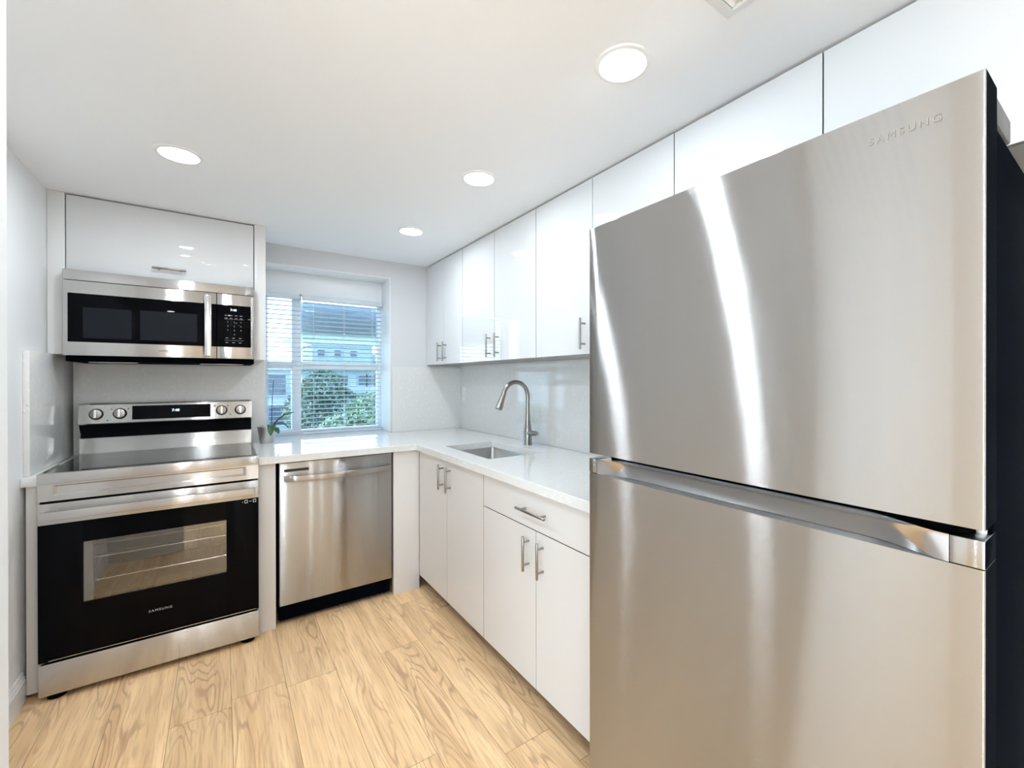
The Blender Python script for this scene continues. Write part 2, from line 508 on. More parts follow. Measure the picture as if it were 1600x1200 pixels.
# adjoining room behind the camera, with two unseen glazed openings added for fill daylight
bm = bmesh.new()
box(bm, RX0 - 0.1, -3.0, RY0 - 0.12, RY0, 0, ZC)
box(bm, -1.1, XW + 0.1, RY0 - 0.12, RY0, 0, ZC)
box(bm, -3.0, -1.1, RY0 - 0.12, RY0, 2.08, ZC)
struct('wall_rear', bm, 'paint')
bm = bmesh.new()
box(bm, RX0 - 0.12, RX0, RY0, -2.6, 0, ZC)
box(bm, RX0 - 0.12, RX0, -0.6, SY, 0, ZC)
box(bm, RX0 - 0.12, RX0, -2.6, -0.6, 2.08, ZC)
struct('wall_side', bm, 'paint')
for nm, (x0, x1, y0, y1) in (('fill_window_2', (-3.0, -1.1, RY0 - 0.08, RY0 - 0.04)), ('fill_window_3', (RX0 - 0.08, RX0 - 0.04, -2.6, -0.6))):
    w2 = bpy.data.objects.new(nm, None); COL.objects.link(w2); w2['kind'] = 'structure'; w2.location = ((x0 + x1) / 2, (y0 + y1) / 2, 0)
    al = (x1 - x0) > (y1 - y0)
    n_ = 2
    for k in range(n_):
        if al:
            a, b = x0 + (x1 - x0) * k / n_, x0 + (x1 - x0) * (k + 1) / n_
            bx = lambda bm, p, q, z0, z1: box(bm, p, q, y0, y1, z0, z1)
            pn_ = B(a + .05, b - .05, (y0 + y1) / 2 - .003, (y0 + y1) / 2 + .003, .07, 2.02)
        else:
            a, b = y0 + (y1 - y0) * k / n_, y0 + (y1 - y0) * (k + 1) / n_
            bx = lambda bm, p, q, z0, z1: box(bm, x0, x1, p, q, z0, z1)
            pn_ = B((x0 + x1) / 2 - .003, (x0 + x1) / 2 + .003, a + .05, b - .05, .07, 2.02)
        bm = bmesh.new()
        bx(bm, a + .001, a + .05, 0.001, 2.079); bx(bm, b - .05, b - .001, 0.001, 2.079)
        bx(bm, a + .05, b - .05, 0.001, .07); bx(bm, a + .05, b - .05, 2.02, 2.079)
        f_ = obj('sash_frame', bm, 'sill', w2)
        obj('pane', pn_, 'glass', f_)
bm = bmesh.new()
box(bm, -6.0, XW, -6.0, RY0 - 0.13, -0.25, -0.12)
box(bm, -6.0, RX0 - 0.13, RY0 - 0.13, SY, -0.25, -0.12)
struct('bounce_slab', bm, 'bounce')  # unseen slab, added to throw sunlight up onto the ceiling

prof = [(XL, 0), (XL + 0.012, 0), (XL + 0.012, 0.088), (XL + 0.009, 0.093), (XL + 0.010, 0.099), (XL + 0.006, 0.106), (XL + 0.005, 0.118), (XL, 0.122)]
bm = extrude_profile(bmesh.new(), prof, 'y', SY + 0.001, 2.652)
struct('baseboard_left', bm, 'trim')

bm = bmesh.new()
box(bm, WX1 - 0.004, WX1 - 0.0002, YW + 0.001, 3.558, ZCT + 0.001, WZ1 - 0.0042, 0.0005)
box(bm, WX0 + 0.0002, WX0 + 0.004, YW + 0.001, 3.558, ZCT + 0.001, WZ1 - 0.0042, 0.0005)
box(bm, WX0 + 0.0002, WX1 - 0.0002, YW + 0.001, 3.538, WZ1 - 0.004, WZ1 - 0.0002, 0.0005)
struct('trim_2', bm, 'reveal')

# window: frame, header, mullion, meeting rail, panes
fr = thing('window_1', '', '', (0.636, 3.60, ZCT)); del fr['label']; del fr['category']
fr['kind'] = 'structure'
bm = bmesh.new()
box(bm, WX0 + 0.001, WX0 + 0.035, 3.56, 3.62, 0.90, WZ1 - 0.001, 0.002)
box(bm, WX1 - 0.030, WX1 - 0.001, 3.56, 3.62, 0.90, WZ1 - 0.001, 0.002)
box(bm, WX0 + 0.03, WX1 - 0.03, 3.56, 3.62, 0.90, 0.950, 0.002)
box(bm, WX0 + 0.001, WX1 - 0.001, 3.540, 3.62, 1.928, WZ1 - 0.001, 0.002)
obj('window_frame', bm, 'sill', fr)
obj('mullion', B(0.411, 0.470, 3.555, 3.625, 0.95, 1.928, 0.003), 'sill', fr)
bm = bmesh.new()
box(bm, WX0 + 0.036, 0.410, 3.56, 3.615, 1.395, 1.445, 0.003)
box(bm, 0.471, WX1 - 0.031, 3.56, 3.615, 1.395, 1.445, 0.003)
obj('meeting_rail', bm, 'sill', fr)
for a, b, c, d in ((WX0 + 0.036, 0.410, 0.951, 1.394), (WX0 + 0.036, 0.410, 1.446, 1.927), (0.471, WX1 - 0.031, 0.951, 1.394), (0.471, WX1 - 0.031, 1.446, 1.927)):
    obj('pane', B(a, b, 3.590, 3.593, c, d), 'tinted', fr)

# ------------------------------------------------------------------ blinds
def blind(x0, x1, zt, zb, n, tilt, label):
    yb = 3.510
    t = thing('window_blind', label, 'blind', ((x0 + x1) / 2, yb, zb), 'slatted blinds in the window')
    obj('headrail', B(x0, x1, yb - 0.018, yb + 0.018, zt, zt + 0.034, 0.003), 'slat', t)
    bm = bmesh.new()
    hw = 0.0145
    for i in range(n):
        z = zt - 0.018 - (zt - zb - 0.035) * i / (n - 1)
        rows = []
        for s in range(5):
            q = -1 + s / 2
            yy = yb + hw * q * math.cos(tilt)
            zz = z + hw * q * math.sin(tilt) + 0.0022 * (1 - q * q)
            rows.append((yy, zz))
        th = 0.0012
        loop = rows + [(a, b - th) for a, b in rows[::-1]]
        extrude_profile_fast(bm, loop, x0 + 0.003, x1 - 0.003)
    obj('slats', bm, 'slat', t)
    obj('bottom_rail', B(x0 + 0.002, x1 - 0.002, yb - 0.014, yb + 0.014, zb, zb + 0.014, 0.002), 'slat', t)
    nl = 3 if x1 - x0 > 0.4 else 2
    for i in range(nl):
        xx = x0 + (x1 - x0) * (0.13 + 0.74 * i / (nl - 1))
        c = bmesh.new()
        for yy in (yb - 0.0165, yb + 0.0165):
            cyl(c, (xx, yy, zb + 0.01), (xx, yy, zt + 0.002), 0.0009, seg=6)
        obj('ladder_cord', c, 'slat', t)
    return t

def extrude_profile_fast(bm, prof, a, b):
    v0 = [bm.verts.new((a, u, z)) for u, z in prof]
    v1 = [bm.verts.new((b, u, z)) for u, z in prof]
    n = len(prof)
    for k in range(n):
        bm.faces.new((v0[k], v1[k], v1[(k + 1) % n], v0[(k + 1) % n]))
    bm.faces.new(v0); bm.faces.new(v1[::-1])

blind(0.472, 1.036, 1.888, 0.925, 30, -0.24, 'wide white slatted blind over the right part of the window')
bl = blind(0.232, 0.462, 1.888, 0.945, 29, -0.10, 'narrow white slatted blind over the left part of the window')
bm = bmesh.new()
box(bm, 0.452, 0.468, 3.478, 3.490, 1.912, 1.922, 0.001)
box(bm, 0.457, 0.463, 3.480, 3.488, 1.880, 1.913, 0.001)
obj('tilt_bracket', bm, 'nickel', bl)['label'] = 'small grey metal bracket'

# ------------------------------------------------------------------ worktops and splashbacks
def cellslab(xs, ys, inc, z0, z1):
    bm = bmesh.new()
    V = {}
    def v(i, j, k):
        if (i, j, k) not in V:
            V[i, j, k] = bm.verts.new((xs[i], ys[j], (z0, z1)[k]))
        return V[i, j, k]
    nx, ny = len(xs) - 1, len(ys) - 1
    on = lambda i, j: 0 <= i < nx and 0 <= j < ny and inc(i, j)
    for i in range(nx):
        for j in range(ny):
            if not on(i, j):
                continue
            bm.faces.new((v(i, j, 1), v(i + 1, j, 1), v(i + 1, j + 1, 1), v(i, j + 1, 1)))
            bm.faces.new((v(i, j, 0), v(i, j + 1, 0), v(i + 1, j + 1, 0), v(i + 1, j, 0)))
            if not on(i - 1, j): bm.faces.new((v(i, j, 0), v(i, j, 1), v(i, j + 1, 1), v(i, j + 1, 0)))
            if not on(i + 1, j): bm.faces.new((v(i + 1, j, 0), v(i + 1, j + 1, 0), v(i + 1, j + 1, 1), v(i + 1, j, 1)))
            if not on(i, j - 1): bm.faces.new((v(i, j, 0), v(i + 1, j, 0), v(i + 1, j, 1), v(i, j, 1)))
            if not on(i, j + 1): bm.faces.new((v(i, j + 1, 0), v(i, j + 1, 1), v(i + 1, j + 1, 1), v(i + 1, j + 1, 0)))
    return bm

SX0, SX1, SY0, SY1 = 1.100, 1.440, 1.920, 2.460
xs = [0.1530, WX0 + 0.001, XCF, WX1 - 0.001, SX0, SX1, XSP - 0.001]
ys = [0.985, SY0, SY1, YCF, YSP - 0.001, YWI + 0.008]
def inc(i, j):
    x = (xs[i] + xs[i + 1]) / 2; y = (ys[j] + ys[j + 1]) / 2
    if SX0 < x < SX1 and SY0 < y < SY1: return False
    if y > YSP - 0.001: return WX0 < x < WX1
    if y > YCF: return True
    return x > XCF
bm = cellslab(xs, ys, inc, ZCB, ZCT)
es = [e for e in bm.edges if abs(e.verts[0].co.x - e.verts[1].co.x) < 1e-6 and abs(e.verts[0].co.y - e.verts[1].co.y) < 1e-6
      and any(abs(e.verts[0].co.x - a) < 1e-5 for a in (SX0, SX1)) and any(abs(e.verts[0].co.y - a) < 1e-5 for a in (SY0, SY1))]
bmesh.ops.bevel(bm, geom=es, offset=0.018, segments=5, affect='EDGES', profile=0.5)
o = tag(obj('worktop', bm, 'quartz'), 'L-shaped white quartz worktop running from the range past the window and round the sink', 'worktop')
md = o.modifiers.new('edge', 'BEVEL'); md.width = 0.0015; md.segments = 2; md.limit_method = 'ANGLE'
o = tag(obj('worktop', B(XL + 0.001, -0.6125, 2.640, YSP - 0.001, ZCB, ZCT, 0.0015), 'quartz'), 'narrow strip of white quartz worktop between the left wall and the range', 'worktop')

SPM = 'splash'
tag(obj('splashback', B(XL + 0.021, WX0 - 0.002, YSP, YW - 0.0005, ZCT - 0.04, 1.445), SPM), 'pale grey speckled quartz splashback on the wall behind the range', 'splashback', 'quartz splashbacks')
tag(obj('splashback', B(WX1 + 0.008, XSP - 0.0005, YSP, YW - 0.0005, ZCT + 0.0005, 1.4126), SPM), 'pale grey quartz splashback between the window and the sink wall corner', 'splashback', 'quartz splashbacks')
tag(obj('splashback', B(XSP, XW - 0.0005, 0.99, YW - 0.001, ZCT + 0.0005, 1.4275), SPM), 'long pale grey quartz splashback behind the tap, under the wall cabinets', 'splashback', 'quartz splashbacks')
tag(obj('splashback', B(XL + 0.0005, XL + 0.020, 2.672, YW - 0.001, ZCT + 0.0005, 1.437, 0.001), SPM), 'thick-edged quartz slab on the left wall beside the range', 'splashback', 'quartz splashbacks')

MT['gap_shade'] = mat('door_gap_shade', (0.20, 0.19, 0.18), 0.5)  # shade of the door gaps, painted on the door edges
def front_panel(x, y0, y1, z0, z1):
    """cabinet front facing -x with gap shade painted on its edges"""
    bm = B(x, x + 0.018, y0, y1, z0, z1, 0.0006, seg=1)
    for f in bm.faces:
        if abs(f.normal.y) > 0.9 or abs(f.normal.z) > 0.9:
            f.material_index = 1
    return bm

# ------------------------------------------------------------------ cabinets
def bar_handle(p, axis, length, out, parent, m='nickel', r=0.0055):
    """bar pull: p = centre on the door face, out = direction away from the door"""
    p = Vector(p); out = Vector(out); ax = Vector(axis)
    c = p + out * 0.031
    bm = bmesh.new()
    cyl(bm, c - ax * length / 2, c + ax * length / 2, r, seg=20, bev=0.0008)
    for s in (-1, 1):
        q = p + ax * s * length * 0.33
        cyl(bm, q + out * 0.0002, q + out * 0.0305, r * 0.8, seg=14)
    return obj('handle', bm, m, parent)

def side_cabinet(name, label, y0, y1, z0, z1, xf, splits, fin, handles, zh, group, deep, cat='cabinet', drawer=None, top_gap=0.0, toe=None):
    """cabinet on the right-hand wall; doors face -x"""
    t = thing(name, label, cat, ((xf + XW) / 2, (y0 + y1) / 2, 0 if toe else z0), group)
    xb = xf + 0.019
    c = bmesh.new(); th = 0.016
    x1 = XW - 0.002
    box(c, xb, x1, y0 + 0.0005, y0 + th, z0, z1 - top_gap)
    box(c, xb, x1, y1 - th, y1 - 0.0005, z0, z1 - top_gap)
    box(c, xb, x1, y0 + th, y1 - th, z0, z0 + th)
    box(c, x1 - 0.006, x1, y0 + th, y1 - th, z0 + th, z1 - top_gap)
    if toe is None:
        box(c, xb, x1 - 0.006, y0 + th, y1 - th, z1 - top_gap - th, z1 - top_gap)
    obj('carcass', c, 'carcass', t)
    zt = z1 - 0.006 if toe is None else z1 - 0.012
    if drawer:
        d = obj('drawer', front_panel(xf, y0 + 0.0018, y1 - 0.0018, drawer + 0.0018, zt), [fin, 'gap_shade'], t)
        bar_handle((xf, (y0 + y1) / 2, 0.789), (0, 1, 0), 0.198, (-1, 0, 0), d)
        zt = drawer - 0.0018
    ys_ = [y0] + splits + [y1]
    for i in range(len(ys_) - 1):
        d = obj('door', front_panel(xf, ys_[i] + (0.0018 if i == 0 else 0.0013), ys_[i + 1] - (0.0018 if i == len(ys_) - 2 else 0.0013), z0 + 0.0005, zt), [fin, 'gap_shade'], t)
        if handles and handles[i] is not None:
            bar_handle((xf, handles[i], zh), (0, 0, 1), 0.140, (-1, 0, 0), d)
    if toe:
        obj('toe_kick', B(toe, toe + 0.016, y0, y1, 0.0005, z0 - 0.001), 'black', t)['label'] = 'black recessed toe kick'
    return t

GU = 'white gloss cabinets on the right wall'
UZ0 = 1.4287
side_cabinet('wall_cabinet', 'white gloss wall cabinet in the far corner next to the window wall', 2.692, YSP + 0.010, UZ0, ZC - 0.001, XUF, [3.0035], 'gloss', [2.9565, 3.0505], 1.5205, GU, 0)
side_cabinet('wall_cabinet', 'white gloss two-door wall cabinet above the sink and tap', 1.843, 2.692, UZ0, ZC - 0.001, XUF, [2.2676], 'gloss', [2.2195, 2.3155], 1.5205, GU, 0)
side_cabinet('wall_cabinet', 'white gloss wall cabinet just left of the fridge top, its right half behind the fridge', 0.9925, 1.843, UZ0, ZC - 0.001, XUF, [1.4178], 'gloss', [1.370, 1.466], 1.5205, GU, 0)
side_cabinet('wall_cabinet', 'short white gloss cabinet above the left half of the fridge', 0.5144, 0.9925, 1.80, ZC - 0.001, XUF, [], 'gloss', None, 0, GU, 0)
side_cabinet('wall_cabinet', 'short white gloss cabinet above the right half of the fridge, at the photo\'s right edge', 0.020, 0.5144, 1.80, ZC - 0.001, XUF, [], 'gloss', None, 0, GU, 0)

GB = 'white base cabinets under the right-hand worktop'
side_cabinet('base_cabinet', 'white two-door base cabinet under the sink', 1.8265, 2.6535, 0.085, ZCB - 0.0005, XBF, [2.2425], 'satin', [2.195, 2.290], 0.771, GB, 0, toe=1.085)
side_cabinet('base_cabinet', 'white base cabinet with a wide drawer over two doors, beside the fridge', 0.986, 1.8265, 0.085, ZCB - 0.0005, XBF, [1.4018], 'satin', [1.354, 1.450], 0.616, GB, 0, drawer=0.7151, toe=1.085)

# fillers and end panels of the back run
tag(obj('corner_panel', B(0.853, XBF, YBF, YBF + 0.03, 0.0005, ZCB - 0.001, 0.001), 'satin'), 'wide white filler panel in the corner right of the dishwasher', 'panel')
tag(obj('end_panel', B(0.1525, 0.2297, YBF, 3.30, 0.0005, ZCB - 0.001, 0.001), 'satin'), 'white floor-standing panel between the range and the dishwasher', 'panel')
tag(obj('end_panel', B(-0.660, -0.6135, 2.655, 3.30, 0.018, ZCB - 0.001, 0.001), 'satin'), 'slim white panel between the left wall and the range', 'panel')

# cabinet above the microwave
YUF = 2.984
t = thing('wall_cabinet', 'white gloss cabinet with one flap door above the microwave', 'cabinet', (-0.23, 3.15, 1.858))
c = bmesh.new()
box(c, -0.610, 0.1515, YUF + 0.019, YW - 0.001, 1.842, 1.858)
box(c, -0.610, 0.1515, YUF + 0.019, YW - 0.001, ZC - 0.017, ZC - 0.001)
box(c, -0.610, -0.594, YUF + 0.019, YW - 0.001, 1.858, ZC - 0.017)
box(c, 0.1355, 0.1515, YUF + 0.019, YW - 0.001, 1.858, ZC - 0.017)
obj('carcass', c, 'carcass', t)
d = obj('door', B(-0.6085, 0.1495, YUF, YUF + 0.018, 1.8455, ZC - 0.0085, 0.0012), 'gloss', t)
bar_handle((-0.2245, YUF, 1.893), (1, 0, 0), 0.139, (0, -1, 0), d)
obj('side_panel', B(XL + 0.001, -0.6125, YUF - 0.004, YSP - 0.001, 1.4385, ZC - 0.001, 0.001), 'trim', t)
obj('side_panel', B(0.1535, 0.2094, YUF - 0.004, YSP - 0.001, 1.4300, ZC - 0.001, 0.001), 'trim', t)

# ------------------------------------------------------------------ refrigerator
K = 0.9
XF = 0.900; FY0, FY1 = 0.1375, 0.9700; FZT = 1.7628; FZM = 1.0956; FZL = 1.0375
t = thing('refrigerator', 'tall stainless steel fridge with a freezer door on top, at the right', 'refrigerator', (1.26, (FY0 + FY1) / 2, 0))
XD = 0.976
obj('body', B(XD + 0.014, 1.615, FY0 + 0.004, FY1 - 0.004, 0.03, 1.713, 0.004), 'dark', t)['label'] = 'charcoal cabinet body'
def fridge_door(name, z0, z1):
    bm = bmesh.new()
    # rounded-edge slab, vertical edges softly rolled
    n = 6; R = 0.003
    prof = [(XD, FY0)]
    for i in range(n + 1):
        a = math.pi / 2 * i / n
        prof.append((XF + R - R * math.sin(a), FY0 + R - R * math.cos(a)))
    NB = 22
    for i in range(1, NB):
        u = i / NB
        prof.append((XF - 0.0016 * 4 * u * (1 - u), FY0 + R + (FY1 - FY0 - 2 * R) * u))
    for i in range(n + 1):
        a = math.pi / 2 * i / n
        prof.append((XF + R - R * math.cos(a), FY1 - R + R * math.sin(a)))
    prof.append((XD, FY1))
    v0 = [bm.verts.new((x, y, z0)) for x, y in prof]; v1 = [bm.verts.new((x, y, z1)) for x, y in prof]
    k = len(prof)
    for i in range(k):
        bm.faces.new((v0[i], v0[(i + 1) % k], v1[(i + 1) % k], v1[i]))
    bm.faces.new(v0[::-1]); bm.faces.new(v1)
    bmesh.ops.recalc_face_normals(bm, faces=bm.faces[:])
    for f in bm.faces:                       # side, top and back wrap is dark plastic
        if abs(f.normal.y) > 0.98 or f.normal.x > 0.9:
            f.material_index = 1
    o = obj(name, bm, ['fridge', 'dark'], t, smooth=40)
    return o
fd = fridge_door('freezer_door', FZM, FZT)
rd = fridge_door('fridge_door', 0.045, FZL)
obj('door_gasket', B(XD + 0.0005, XD + 0.0135, FY0 + 0.015, FY1 - 0.015, 0.06, 1.74), 'black', t)
# scooped pocket handle along the top of the lower door
HY0, HY1 = 0.1765, 0.9370
bm = bmesh.new()
NY, NZ = 48, 12
grid = []
for i in range(NY + 1):
    u = i / NY
    y = HY0 + (HY1 - HY0) * u
    e = min(1, min(u, 1 - u) / 0.14); e = e * e * (3 - 2 * e)
    ztop = 1.0800 + 0.010 * e
    row = []
    for j in range(NZ + 1):
        s = j / NZ
        z = FZL + 0.0005 + (ztop - FZL - 0.0005) * s
        dep = 0.032 * e * (1 - s) ** 0.55 + 0.001
        row.append(bm.verts.new((XF + dep, y, z)))
    grid.append(row)
back = [[bm.verts.new((XD, r[0].co.y, r[0].co.z)), bm.verts.new((XD, r[-1].co.y, r[-1].co.z))] for r in grid]
for i in range(NY):
    for j in range(NZ):
        bm.faces.new((grid[i][j], grid[i][j + 1], grid[i + 1][j + 1], grid[i + 1][j]))
    bm.faces.new((grid[i][-1], back[i][1], back[i + 1][1], grid[i + 1][-1]))
    bm.faces.new((grid[i][0], grid[i + 1][0], back[i + 1][0], back[i][0]))
bmesh.ops.recalc_face_normals(bm, faces=bm.faces[:])
obj('pocket_handle', bm, 'scoop', rd)['label'] = 'long scooped metal grip'
obj('handle_end_cap', B(XF, XD, FY0, HY0 - 0.0006, FZL + 0.0012, 1.0800, 0.0015, mi=0), ['fridge', 'dark'], rd)
obj('handle_end_cap', B(XF, XD, HY1 + 0.0006, FY1, FZL + 0.0012, 1.0800, 0.0015, mi=0), ['fridge', 'dark'], rd)
for o in list(rd.children):
    if o.name.startswith('handle_end_cap'):
        for pg in o.data.polygons:
            if pg.normal.y < -0.9:
                pg.material_index = 1
bm = bmesh.new()
box(bm, XD + 0.008, 1.105, FY0 + 0.002, FY0 + 0.09, 1.7165, 1.7570, 0.003)
obj('hinge_cover', bm, 'hinge', t)['label'] = 'grey plastic hinge cover'
bm = bmesh.new(); cyl(bm, (0.952, FY0 + 0.012, FZL + 0.041), (0.952, FY0 + 0.012, FZM), 0.006, seg=16, bev=0.001)
obj('hinge_pin', bm, 'plastic', t)['label'] = 'small white hinge pin between the doors'
text('logo', 'SAMSUNG', 0.0165, 'emboss', fd, (XF - 0.0018, 0.2305, 1.7160), (0, -1, 0), (0, 0, 1), thick=0.0003, space=1.35)
for a in (0.99, 1.55):
    for b_ in (FY0 + 0.06, FY1 - 0.06):
        bm = bmesh.new(); cyl(bm, (a + 0.02, b_, 0.0005), (a + 0.02, b_, 0.029), 0.02, seg=20)
        obj('foot', bm, 'black', t)

# ------------------------------------------------------------------ dishwasher
DX0, DX1 = 0.2455, 0.8416
t = thing('dishwasher', 'stainless steel dishwasher with a curved bar handle under the window worktop', 'dishwasher', ((DX0 + DX1) / 2, 2.95, 0))
obj('tub', B(DX0 + 0.004, DX1 - 0.004, YBF + 0.031, 3.27, 0.02, 0.868), 'dark', t)['label'] = 'dark dishwasher body'
d = obj('door', B(DX0, DX1, YBF, YBF + 0.03, 0.1092, 0.8700, 0.003), 'steel_dw', t)
bm = bmesh.new()
NP = 28; ring = []
hx0, hx1 = 0.266, 0.835
for i in range(NP + 1):
    u = i / NP
    x = hx0 + (hx1 - hx0) * u
    bow = 4 * u * (1 - u)
    yc = YBF - 0.006 - 0.036 * bow ** 0.6
    zc = 0.788 - 0.004 * bow
    hh, th = 0.0155, 0.0055
    pts = []
    for k in range(12):
        a = 2 * math.pi * k / 12
        sx = math.copysign(abs(math.cos(a)) ** 0.6, math.cos(a)); sz = math.copysign(abs(math.sin(a)) ** 0.6, math.sin(a))
        pts.append(bm.verts.new((x, yc + th * sx, zc + hh * sz)))
    ring.append(pts)
for a, b in zip(ring, ring[1:]):
    for k in range(12):
        bm.faces.new((a[k], a[(k + 1) % 12], b[(k + 1) % 12], b[k]))
bm.faces.new(ring[0]); bm.faces.new(ring[-1][::-1])
bmesh.ops.recalc_face_normals(bm, faces=bm.faces[:])
obj('handle', bm, 'steel_dw', d)
bm = bmesh.new()
box(bm, 0.268, 0.388, YBF - 0.0015, YBF + 0.002, 0.8215, 0.8360, 0.0006)
obj('vent_slot', bm, 'slot', d)
obj('toe_kick', B(DX0 + 0.003, DX1 - 0.003, YBF + 0.085, YBF + 0.10, 0.0005, 0.1085), 'black', t)['label'] = 'black recessed toe kick'

# ------------------------------------------------------------------ electric range
SX_0, SX_1 = -0.6110, 0.1485
YS = 2.583
t = thing('electric_range', 'stainless steel electric range with black glass oven door and back control panel', 'range', (-0.231, 2.93, 0))
bm = bmesh.new()      # hollow body round the oven cavity
box(bm, SX_0 + 0.002, -0.530, YS + 0.045, 3.27, 0.028, 0.900)
box(bm, 0.066, SX_1 - 0.002, YS + 0.045, 3.27, 0.028, 0.900)
box(bm, -0.530, 0.066, YS + 0.045, 3.27, 0.700, 0.900)
box(bm, -0.530, 0.066, YS + 0.045, 3.27, 0.028, 0.300)
box(bm, -0.530, 0.066, 3.10, 3.27, 0.300, 0.700)
obj('body', bm, 'cavity', t)['label'] = 'dark enamel body and oven cavity'
# racks
for zz in (0.445, 0.545):
    bm = bmesh.new()
    for i in range(3):
        yy = YS + 0.056 + i * 0.20
        cyl(bm, (-0.527, yy, zz), (0.063, yy, zz), 0.0032, seg=10)
    for i in range(20):
        x = -0.51 + 0.56 * i / 19
        cyl(bm, (x, YS + 0.075, zz + 0.004), (x, 3.05, zz + 0.004), 0.0016, seg=6)
    obj('oven_rack', bm, 'rack', t)
# oven door
dr = obj('oven_door', B(SX_0, SX_1, YS + 0.001, YS + 0.044, 0.160, 0.8130, 0.002) if False else (lambda b: (
    box(b, SX_0, SX_1, YS, YS + 0.044, 0.7235, 0.8100, 0.002, mi=1),
    box(b, SX_0, -0.480, YS, YS + 0.044, 0.1650, 0.7225, 0.001),
    box(b, 0.016, SX_1, YS, YS + 0.044, 0.1650, 0.7225, 0.001),
    box(b, -0.480, 0.016, YS, YS + 0.044, 0.6340, 0.7225),
    box(b, -0.480, 0.016, YS, YS + 0.044, 0.1650, 0.3780), b)[-1])(bmesh.new()), ['blackglass', 'steel'], t)
obj('oven_window', B(-0.4795, 0.0155, YS + 0.006, YS + 0.010, 0.3785, 0.6335), 'ovenglass', dr)
bm = bmesh.new()
box(bm, -0.4795, -0.452, YS + 0.012, YS + 0.040, 0.3785, 0.6335)
obj('window_liner', bm, 'cavity', dr)
bm = bmesh.new()
box(bm, -0.597, 0.133, YS - 0.048, YS - 0.030, 0.7490, 0.7840, 0.004, seg=3)
for xx in (-0.575, 0.111):
    box(bm, xx - 0.018, xx + 0.018, YS - 0.031, YS + 0.001, 0.7540, 0.7790, 0.003)
obj('handle', bm, 'steel', dr)
obj('door_trim', B(SX_0 + 0.03, SX_1 - 0.012, YS - 0.0012, YS + 0.001, 0.1668, 0.1690, 0.0003), 'chrome', dr)
text('logo', 'SAMSUNG', 0.0150, 'legend', dr, (-0.2300, YS - 0.0006, 0.2760), (1, 0, 0), (0, 0, 1), space=1.3)
bm = bmesh.new()
for x0 in (0.096, 0.1315):
    box(bm, x0 - 0.0065, x0 + 0.0065, YS - 0.0006, YS + 0.0002, 0.703, 0.705)
    box(bm, x0 - 0.0065, x0 + 0.0065, YS - 0.0006, YS + 0.0002, 0.716, 0.718)
    box(bm, x0 - 0.0065, x0 - 0.0045, YS - 0.0006, YS + 0.0002, 0.705, 0.716)
    box(bm, x0 + 0.0045, x0 + 0.0065, YS - 0.0006, YS + 0.0002, 0.705, 0.716)
box(bm, 0.080, 0.0825, YS - 0.0006, YS + 0.0002, 0.7085, 0.7110)
box(bm, 0.108, 0.120, YS - 0.0006, YS + 0.0002, 0.7100, 0.7115)
obj('door_icons', bm, 'legend_w', dr)
# storage drawer, front panel, black gap
obj('storage_drawer', B(SX_0, SX_1, YS, YS + 0.044, 0.0260, 0.1560, 0.003), 'steel', t)
obj('gap_strip', B(SX_0 + 0.004, SX_1 - 0.004, YS + 0.012, YS + 0.044, 0.8105, 0.8190), 'black', t)
bm = bmesh.new()
FX0, FX1, FZ0, FZ1 = -0.568, 0.096, 0.8400, 0.8830
y0, y1 = YS + 0.001, YS + 0.044
box(bm, SX_0, FX0, y0, y1, 0.8195, 0.8905)
box(bm, FX1, SX_1, y0, y1, 0.8195, 0.8905)
box(bm, FX0, FX1, y0, y1, 0.8195, FZ0)
box(bm, FX0, FX1, y0, y1, FZ1, 0.8905)
fr_ = [((FX0, FZ0), (FX1, FZ0), (FX1 - .012, FZ0 + .008), (FX0 + .012, FZ0 + .008)),
       ((FX1, FZ0), (FX1, FZ1), (FX1 - .012, FZ1 - .006), (FX1 - .012, FZ0 + .008)),
       ((FX1, FZ1), (FX0, FZ1), (FX0 + .012, FZ1 - .006), (FX1 - .012, FZ1 - .006)),
       ((FX0, FZ1), (FX0, FZ0), (FX0 + .012, FZ0 + .008), (FX0 + .012, FZ1 - .006)),
       ((FX0 + .012, FZ0 + .008), (FX1 - .012, FZ0 + .008), (FX1 - .012, FZ1 - .006), (FX0 + .012, FZ1 - .006))]
for q, pts in enumerate(fr_):
    dep = [0, 0, 0.007, 0.007] if q < 4 else [0.007] * 4
    bm.faces.new([bm.verts.new((x, y0 + dd, z)) for (x, z), dd in zip(pts, dep)])
obj('front_panel', bm, 'steel', t)
# cooktop
bm = bmesh.new()
box(bm, SX_0 - 0.0005, SX_1 + 0.0005, YS - 0.009, YS + 0.020, 0.8915, 0.9335, 0.003)
box(bm, SX_0 - 0.0005, SX_0 + 0.008, YS + 0.020, 3.19, 0.8915, 0.9320, 0.001)
box(bm, SX_1 - 0.008, SX_1 + 0.0005, YS + 0.020, 3.19, 0.8915, 0.9320, 0.001)
obj('cooktop_trim', bm, 'steel', t)
ck = obj('cooktop_glass', B(SX_0 + 0.0085, SX_1 - 0.0085, YS + 0.0205, 3.19, 0.9010, 0.9290), 'cooktop', t)
for cx, cy, r in ((-0.42, 2.76, 0.105), (-0.05, 2.76, 0.085), (-0.42, 3.05, 0.078), (-0.05, 3.05, 0.115), (-0.235, 3.07, 0.05)):
    for rr in (r, r * 0.62):
        bm = lathe(bmesh.new(), [(rr - 0.0016, 0), (rr, 0), (rr, 0.0002), (rr - 0.0016, 0.0002), (rr - 0.0016, 0)], (cx, cy, 0.9291), 56)
        obj('burner_ring', bm, 'ring', ck)
